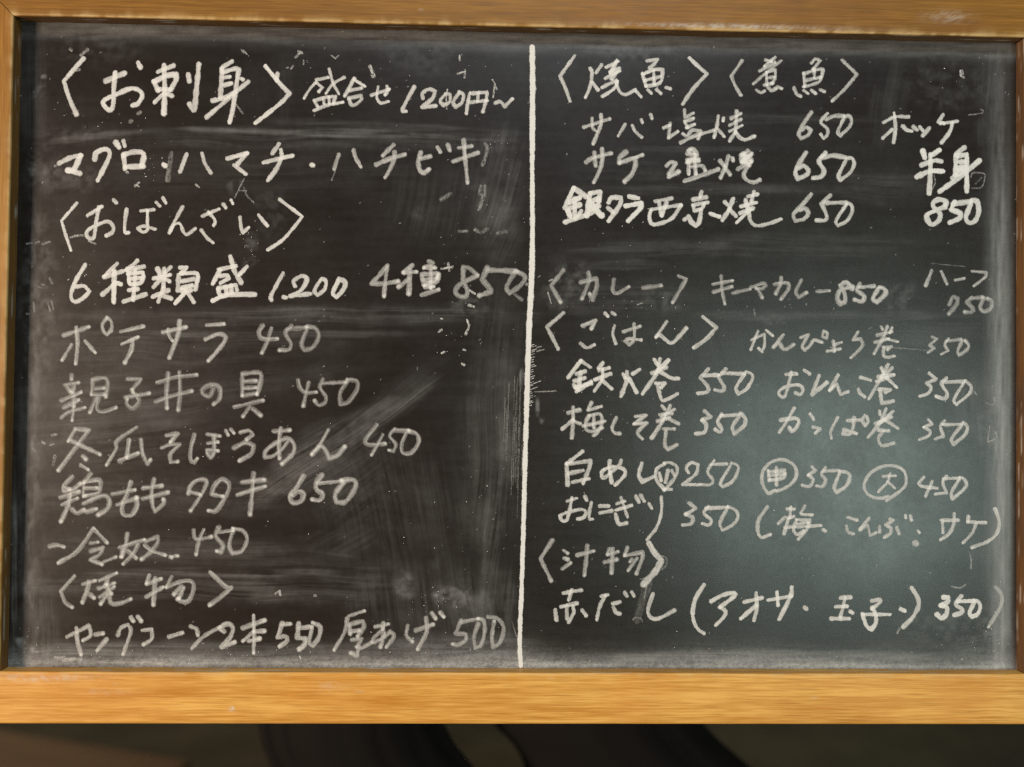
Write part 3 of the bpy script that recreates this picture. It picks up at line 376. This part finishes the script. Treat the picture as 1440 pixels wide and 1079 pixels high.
# frame members: a bevelled section swept along its length, with wear along the arrises
def member(name, length, cut0, cut1, place, material, seed, edge_wear, reveal_grime_shade, blobs=()):
    br = .0016
    prof = [(0, -.002, 0)]                                     # v (away from the board), h (out of the board), part of the section
    for h in np.linspace(0, D - br, 7)[1:]: prof.append((0, h, 0))
    for a in np.linspace(0, math.pi / 2, 5)[1:]: prof.append((br - br * math.cos(a), D - br + br * math.sin(a), 1))
    for v in np.linspace(br, RW - br * 1.6, 26)[1:]: prof.append((v, D, 2))
    for a in np.linspace(0, math.pi / 2, 5)[1:]: prof.append((RW - 1.6 * br + 1.6 * br * math.sin(a), D - 1.6 * br + 1.6 * br * math.cos(a), 3))
    prof += [(RW, -.008, 4), (RW, -.014, 4), (0.001, -.014, 5), (0, -.0125, 5)]
    pv = np.array([p[0] for p in prof]); ph = np.array([p[1] for p in prof])
    N = int(length / .0022)
    u0 = np.linspace(0, 1, N)
    U = (cut0 * -pv)[None, :] + u0[:, None] * (length + (cut0 + cut1) * pv)[None, :]
    Vv = np.repeat(pv[None, :], N, 0) + 0.0005 * (fbm(U * 40, U * 0 + seed, seed, 2) - .5) * (np.array([p[2] for p in prof]) <= 1)[None, :]
    Hh = np.repeat(ph[None, :], N, 0) + 0.0004 * (fbm(U * 55, Vv * 60, seed + 2, 2) - .5) * ((ph > .008)[None, :])
    K = np.repeat(np.array([p[2] for p in prof])[None, :], N, 0)
    chip = fbm(U * 90, U * 0 + 2, seed + 5, 3)
    long_ = fbm(U * 9, U * 0 + 4, seed + 6, 2)
    e_in = np.exp(-np.abs(Vv - .001) / (.0010 + .0014 * sstep(.45, .8, chip))) * (K >= 1) * (Hh > D * .75)
    wear = edge_wear * e_in * np.clip(.25 + 1.8 * sstep(.35, .75, .6 * chip + .4 * long_), 0, 1) * (.5 + .7 * fbm(U * 300, Vv * 900, seed + 8, 2))
    wear = wear + edge_wear * .35 * np.exp(-(RW - Vv) / .0016) * (Hh > D * .7) * chip
    grime_shade = reveal_grime_shade * ((K == 0) * 1.0) * (.55 + .6 * fbm(U * 25, Hh * 260, seed + 9, 3))  # shade painted into the inner faces together with their grime
    grime_shade = grime_shade + .55 * np.exp(-np.abs(Hh - .0) / .0010) * (K == 0)
    scr = sstep(.64, .80, fbm(U * 30, Vv * 900 + Hh * 700, seed + 11, 3))
    dustw = (K == 0) * scr * .5 + (K == 2) * .5 * sstep(.84, .94, fbm(U * 45, Vv * 420, seed + 13, 3)) * .35
    for bu, bv, ru, rv, am in blobs:
        dustw = dustw + am * np.exp(-(((U - bu) / ru) ** 2 + ((Vv - bv) / rv) ** 2)) * (.3 + 1.2 * sstep(.4, .65, fbm(U * 420, Vv * 700, seed + 15, 2))) * (K == 2)
    P = place(U, Vv, Hh)
    nv = len(prof)
    f = grid_faces(N, nv); i = np.arange(N - 1) * nv
    f = np.vstack([f, np.stack([i + nv - 1, i + 2 * nv - 1, i + nv, i], 1)])
    o = mesh_obj(name, P.reshape(-1, 3), f, material, board, dict(wear=np.clip(wear, 0, 1), grime_shade=np.clip(grime_shade, 0, 1), dustw=np.clip(dustw, 0, 1)))
    import bmesh
    bm = bmesh.new(); bm.from_mesh(o.data); bm.edges.ensure_lookup_table()
    bmesh.ops.holes_fill(bm, edges=[e for e in bm.edges if e.is_boundary], sides=0)
    bmesh.ops.recalc_face_normals(bm, faces=bm.faces); bm.to_mesh(o.data); bm.free()
    for p in o.data.polygons: p.use_smooth = True
    o.data.set_sharp_from_angle(angle=math.radians(50))
    return o
hw, hh = BW / 2, BH / 2
st = lambda a, b, c: np.stack([a, b, c], -1)
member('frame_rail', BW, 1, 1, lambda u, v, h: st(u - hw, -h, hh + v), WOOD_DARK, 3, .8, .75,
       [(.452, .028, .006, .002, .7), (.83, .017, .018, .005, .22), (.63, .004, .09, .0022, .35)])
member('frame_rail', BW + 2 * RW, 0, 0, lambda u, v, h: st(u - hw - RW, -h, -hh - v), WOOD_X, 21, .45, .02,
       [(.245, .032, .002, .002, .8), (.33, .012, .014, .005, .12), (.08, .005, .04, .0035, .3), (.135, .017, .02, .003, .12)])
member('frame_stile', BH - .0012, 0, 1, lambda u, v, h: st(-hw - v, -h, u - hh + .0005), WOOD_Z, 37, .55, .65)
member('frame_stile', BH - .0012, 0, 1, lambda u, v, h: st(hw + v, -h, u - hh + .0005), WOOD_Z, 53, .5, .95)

# ---------------------------------------------------------------- chalk: coverage worked out on a fine grid, one mesh per word group
G = 0.62
def smooth_path(pts):
    pts = [np.array(p, float) for p in pts]
    runs = [[pts[0]]]
    for i in range(1, len(pts)):
        runs[-1].append(pts[i])
        if i < len(pts) - 1:
            a = pts[i] - pts[i - 1]; b = pts[i + 1] - pts[i]
            c = a.dot(b) / (np.linalg.norm(a) * np.linalg.norm(b) + 1e-9)
            if c < .1 or (c < .66 and min(np.linalg.norm(a), np.linalg.norm(b)) > 15): runs.append([pts[i]])
    out = []
    for r in runs:
        r = np.array(r)
        if len(r) == 2: q = r
        else:
            e = np.vstack([2 * r[0] - r[1], r, 2 * r[-1] - r[-2]]); q = []
            for i in range(1, len(e) - 2):
                n = max(2, int(np.linalg.norm(e[i + 1] - e[i]) / 1.6))
                for t in np.linspace(0, 1, n, endpoint=False):
                    q.append(.5 * (2 * e[i] + (e[i + 1] - e[i - 1]) * t + (2 * e[i - 1] - 5 * e[i] + 4 * e[i + 1] - e[i + 2]) * t * t + (-e[i - 1] + 3 * e[i] - 3 * e[i + 1] + e[i + 2]) * t ** 3))
            q.append(r[-1]); q = np.array(q)
        out.append(q)
    return np.vstack([out[0]] + [o[1:] for o in out[1:]])
def lay_chalk(name, strokes, w, op, core, dab, seed, layer, label=None, taper=None, grain=.22, stuff=False):
    """strokes: lists of photograph pixel points"""
    allp = np.vstack(strokes); pad = w + 2
    x0, y0 = allp.min(0) - pad; x1, y1 = allp.max(0) + pad
    xs = np.arange(x0, x1, G); ys = np.arange(y0, y1, G)
    X, Y = np.meshgrid(xs, ys, indexing='ij'); A = np.zeros_like(X)
    rs = np.random.RandomState(seed)
    for k, q in enumerate(strokes):
        r0 = w / 2 * rs.uniform(.88, 1.10); o_ = min(1, op * rs.uniform(.9, 1.06)); off = rs.uniform(-.35, .35)
        lo = q.min(0) - pad; hi = q.max(0) + pad
        i0, i1 = np.searchsorted(xs, [lo[0], hi[0]]); j0, j1 = np.searchsorted(ys, [lo[1], hi[1]])
        if i1 <= i0 or j1 <= j0: continue
        x = X[i0:i1, j0:j1]; y = Y[i0:i1, j0:j1]
        best = np.full(x.shape, 1e9); sgn = np.zeros(x.shape); arc = np.zeros(x.shape); s = 0.
        seg = np.linalg.norm(np.diff(q, axis=0), axis=1); L = seg.sum() + 1e-6
        for a, b, sl in zip(q[:-1], q[1:], seg):
            if sl < 1e-6: continue
            dx, dy = (b - a) / sl
            t = np.clip((x - a[0]) * dx + (y - a[1]) * dy, 0, sl)
            ex = x - a[0] - t * dx; ey = y - a[1] - t * dy; dd = ex * ex + ey * ey
            mk = dd < best
            best[mk] = dd[mk]; sgn[mk] = (ex * dy - ey * dx)[mk]; arc[mk] = (s + t)[mk]; s += sl
        dist = np.sqrt(best)
        wob = .82 + .36 * vnoise(arc / 7 + k * 13.7, arc * 0, seed)
        if taper: wob = wob * np.interp(arc / L, *taper)
        r = r0 * wob
        t = (dist + (vnoise(x / 1.5, y / 1.5, seed + 5) - .5) * .9) / r
        edge = 1 - sstep(.70 - .35 * core, 1.15 + .1 * core, t)
        ridge = np.exp(-((np.sign(sgn) * dist / r - off) / .36) ** 2)
        dry = 1 - grain * 1.7 * np.clip(vnoise(arc / 9, sgn / 1.1, seed + 9 + k) * .6 + vnoise(x / 1.7, y / 1.7, seed + 7) * .6 - .3, 0, 1)
        press = .86 + .22 * vnoise(arc / 16, arc * 0, seed + 40 + k)
        B = o_ * edge * (1 - core * .80 + core * 1.05 * ridge) * dry * press
        if dab > 0:
            e = q[-1]; B = B + dab * edge * np.exp(-((x - e[0]) ** 2 + (y - e[1]) ** 2) / (r0 * .8) ** 2)
        sub = A[i0:i1, j0:j1]
        A[i0:i1, j0:j1] = np.clip(np.maximum(sub, B) + .35 * np.minimum(sub, B), 0, 1)
    keep = A > .025
    cell = keep[:-1, :-1] | keep[1:, :-1] | keep[1:, 1:] | keep[:-1, 1:]
    ci, cj = np.nonzero(cell); ny = len(ys); a = ci * ny + cj
    f = np.stack([a, a + 1, a + ny + 1, a + ny], 1)
    used, inv = np.unique(f, return_inverse=True); f = inv.reshape(-1, 4)
    bxp, byp = board_xy(X.ravel()[used], Y.ravel()[used]); cov = A.ravel()[used]
    v = np.stack([bxp, -(.00012 + layer * .00002 + .00012 * cov), byp], 1)
    o = mesh_obj(name, v, f, CHALK, board, dict(cov=cov))
    if stuff: o['kind'] = 'stuff'
    if label: o['label'] = label
    return o
jobs = []
for kind, text, ox, oy, wd, op, core, dab, s in TXT:      # every leftover mark is a part of its own, a word or price is one part
    for q in (s.split('|') if kind == 'chalk_smear' else [s]): jobs.append((kind, text, ox, oy, wd, op, core, dab, q))
for n, (kind, text, ox, oy, wd, op, core, dab, s) in enumerate(jobs):
    strokes = [smooth_path([(ox + float(p.split(',')[0]) / 6, oy + float(p.split(',')[1]) / 6) for p in q.split()]) for q in s.split('|')]
    lab = None
    if text: lab = {'menu_heading': 'chalk heading in angle brackets reading ', 'menu_item': 'chalk writing reading ', 'price': 'chalk price reading '}[kind] + text
    lay_chalk(kind, strokes, wd * (1.04 + .22 * core), op * (.92 if core >= .3 else 1), core, dab, 100 + n, n % 7, lab, None, .75 if kind == 'chalk_smear' else .12 if op > .8 else .26)
ln = smooth_path(LINE)
lay_chalk('dividing_line', [ln, ln[:90] + (.6, 0), ln + (-.5, 0)], 6.5, .97, .05, .0, 5, 3, 'long thick white chalk line ruled down the middle of the board', ([0, .3, .42, .5, .8, 1], [1.0, 1.0, 1.28, 1.12, .95, .9]), .06)
hairs = []
for k in range(26):
    y = 486 + k * 3.4 + random.uniform(-1.2, 1.2); L = random.choice([3, 4, 5, 6, 9, 15]) * random.uniform(.6, 1.1); x = 745 - (y - 486) * .045 + 3.4
    hairs.append(smooth_path([(x, y), (x + L, y - L * .36)]))
lay_chalk('chalk_hairs', hairs, 1.1, .7, .0, .0, 9, 4, None, None, .3, True)
hairs = []
for k in range(22):
    x = random.choice([random.gauss(731, 3), random.gauss(716, 8)]); y = random.uniform(520, 660); L = random.uniform(30, 110)
    hairs.append(smooth_path([(x, y), (x - .03 * L, y + L)]))
hairs += [smooth_path([(720 + k * 1.5, 874 + k * 4), (725 + k * 1.2, 892 + k * 4)]) for k in range(4)]
lay_chalk('chalk_hairs', hairs, 1.2, .15, .0, .0, 10, 5, None, None, .5, True)
# stray crumbs of chalk thrown off while writing: far too many to count
cr = []
for cx, cy, sx, sy, n in [(100, 160, 14, 22, 30), (180, 172, 30, 8, 12), (215, 240, 10, 26, 26), (640, 95, 60, 40, 12), (110, 395, 26, 26, 30), (345, 345, 9, 18, 40), (640, 470, 50, 30, 34),
                          (700, 205, 30, 10, 20), (1370, 110, 40, 40, 18), (300, 600, 200, 80, 22), (560, 720, 120, 90, 50), (610, 845, 34, 14, 60), (900, 420, 100, 60, 40),
                          (1050, 800, 260, 100, 50), (600, 900, 120, 20, 60), (1120, 925, 280, 10, 80), (250, 922, 220, 9, 80), (50, 900, 26, 22, 40), (1390, 900, 26, 26, 50),
                          (1270, 590, 100, 80, 30), (440, 100, 180, 40, 30), (880, 300, 60, 50, 40), (660, 330, 60, 30, 30), (840, 560, 60, 60, 30)]:
    for k in range(int(n * .5)):
        x, y = random.gauss(cx, sx * .7), random.gauss(cy, sy * .7)
        if not (34 < x < 1422 and 46 + (x - 30) * .02 < y < 934): continue
        a = random.uniform(0, 6.28); L = random.choice([.3, .3, .5, .8, 1.4])
        cr.append(np.array([(x, y), (x + L * math.cos(a), y + L * math.sin(a))]))
def crumbs(cr):
    vs, fs, cv = [], [], []
    for q in cr:
        r = random.choice([.3, .35, .4, .5, .8]); d = q[1] - q[0]; d = d / (np.linalg.norm(d) + 1e-6); p = np.array([-d[1], d[0]])
        pts = [q[0] - d * r, q[0] + p * r * random.uniform(.6, 1.1), q[1] + p * r * random.uniform(.6, 1), q[1] + d * r, q[1] - p * r * random.uniform(.6, 1), q[0] - p * r * random.uniform(.6, 1)]
        b = len(vs); al = random.uniform(.25, .85)
        for t in pts:
            x, y = board_xy(t[0], t[1]); vs.append((float(x), -.00035, float(y))); cv.append(al)
        top = [(b, b + 1, b + 2, b + 3), (b, b + 3, b + 4, b + 5)]; fs += top
    return vs, fs, cv
vs, fs, cv = crumbs(cr)
o = mesh_obj('chalk_crumbs', vs, fs, CHALK, board, dict(cov=cv)); o['kind'] = 'stuff'

# ---------------------------------------------------------------- what shows below the frame, out of focus and in its shade
def floor_material():
    m_, nt, b = mat('dim_olive_floor')
    c = mix(nt, ramp(nt, noise_at(nt, 5, 5, .65), [(.38, (0, 0, 0)), (.66, (1, 1, 1))]), (0.080, 0.064, 0.028), (0.160, 0.132, 0.062))
    c = mix(nt, noise_at(nt, 90, 3, .6), c, (0.065, 0.053, 0.027)); nt.links.new(c, b.inputs['Base Color'])
    b.inputs['Roughness'].default_value = .7; return m_
fo = mesh_obj('floor', [(-6, -4, 0), (6, -4, 0), (6, 8, 0), (-6, 8, 0)], [(0, 1, 2, 3)], floor_material()); fo['kind'] = 'structure'

def cloth_material():
    m_, nt, b = mat('black_cloth')
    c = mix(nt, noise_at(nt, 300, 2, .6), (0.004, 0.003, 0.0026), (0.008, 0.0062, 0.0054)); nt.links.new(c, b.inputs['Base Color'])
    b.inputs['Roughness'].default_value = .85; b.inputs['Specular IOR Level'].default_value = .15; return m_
CLOTH = cloth_material()
def hanging_cloth(name, y, top, left, right, seed, label):
    """a cloth hanging from z = top; left/right give its side edges as x at (top, bottom of view, floor end)"""
    nu, nv = 70, 60; z0, z1 = .16, top
    us = np.linspace(0, 1, nu); vs_ = np.linspace(0, 1, nv)
    Uu, Vv = np.meshgrid(us, vs_, indexing='ij'); Z = z1 + (z0 - z1) * Vv
    xl = np.interp(Z, left[1], left[0]); xr = np.interp(Z, right[1], right[0])
    Xx = xl + (xr - xl) * Uu
    fold = np.sin(Uu * 9 + 5 * vnoise(Uu * 3, Vv * 1.5, seed)) * .3 + 1.2 * (fbm(Uu * 9, Vv * 2.2, seed + 2, 3) - .5)
    Yy = y + .006 * fold * (.35 + .65 * Vv) - .008 * (seed == 5) * (np.exp(-((Uu - .03) / .03) ** 2) + .8 * np.exp(-((Uu - .17 - .03 * np.sin(Vv * 9)) / .035) ** 2)) - .05 * np.sin(np.pi * Uu)
    o = mesh_obj(name, np.stack([Xx, Yy, Z], -1).reshape(-1, 3), grid_faces(nu, nv), CLOTH, None, None, True)
    s = o.modifiers.new('thickness', 'SOLIDIFY'); s.thickness = .004
    o['label'] = label; o['category'] = 'cloth'; return o
def at(px, py, y):                        # point at depth y behind the board seen through a pixel: (x, z)
    d = TOW @ (CR @ np.array([(px - PW / 2) / F, -(py - PH / 2) / F, -1.0])); c = m[:3, 3]
    t = (y - c[1]) / d[1]; p = c + t * d; return p[0], p[2]
def edge(pts, y):
    q = [at(px, py, y) for px, py in pts]; q.sort(key=lambda a: a[1])
    return [a[0] for a in q], [a[1] for a in q]
Y1, Y2 = .30, .36
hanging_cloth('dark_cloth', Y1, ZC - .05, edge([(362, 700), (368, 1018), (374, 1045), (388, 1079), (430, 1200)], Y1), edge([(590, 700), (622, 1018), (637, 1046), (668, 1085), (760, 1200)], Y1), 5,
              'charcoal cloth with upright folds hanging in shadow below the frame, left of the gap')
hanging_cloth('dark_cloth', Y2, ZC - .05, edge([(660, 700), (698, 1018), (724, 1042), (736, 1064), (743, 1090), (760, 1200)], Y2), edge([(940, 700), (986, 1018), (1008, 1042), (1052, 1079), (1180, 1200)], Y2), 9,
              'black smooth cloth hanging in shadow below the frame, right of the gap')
def ledge():
    m_, nt, b = mat('brown_ledge_wood')
    c = mix(nt, noise_at(nt, 1, 4, .6, (3, 40, 40)), (0.16, 0.090, 0.042), (0.30, 0.185, 0.092)); nt.links.new(c, b.inputs['Base Color']); b.inputs['Roughness'].default_value = .6
    import bmesh
    bm = bmesh.new()
    p0x, p0z = at(-60, 1046, .9); p1x, p1z = at(232, 1070, .75)
    ax = np.array([p0x, .9, p0z]); bx_ = np.array([p1x, .75, p0z])
    dr = (bx_ - ax); L = np.linalg.norm(dr); ang = math.atan2(dr[1], dr[0])
    r = bmesh.ops.create_cube(bm, size=1); bmesh.ops.scale(bm, vec=(L, .16, .03), verts=r['verts'])
    bmesh.ops.bevel(bm, geom=bm.edges[:], offset=.006, segments=2, affect='EDGES')
    me = bpy.data.meshes.new('wooden_ledge'); bm.to_mesh(me); bm.free(); me.materials.append(m_)
    o = bpy.data.objects.new('wooden_ledge', me); COL.objects.link(o)
    c_ = (ax + bx_) / 2; o.location = (c_[0], c_[1], c_[2] - .015); o.rotation_euler = (0, 0, ang)
    o['label'] = 'brown wooden ledge blurred in the dark below the left end of the frame'; o['category'] = 'ledge'
ledge()
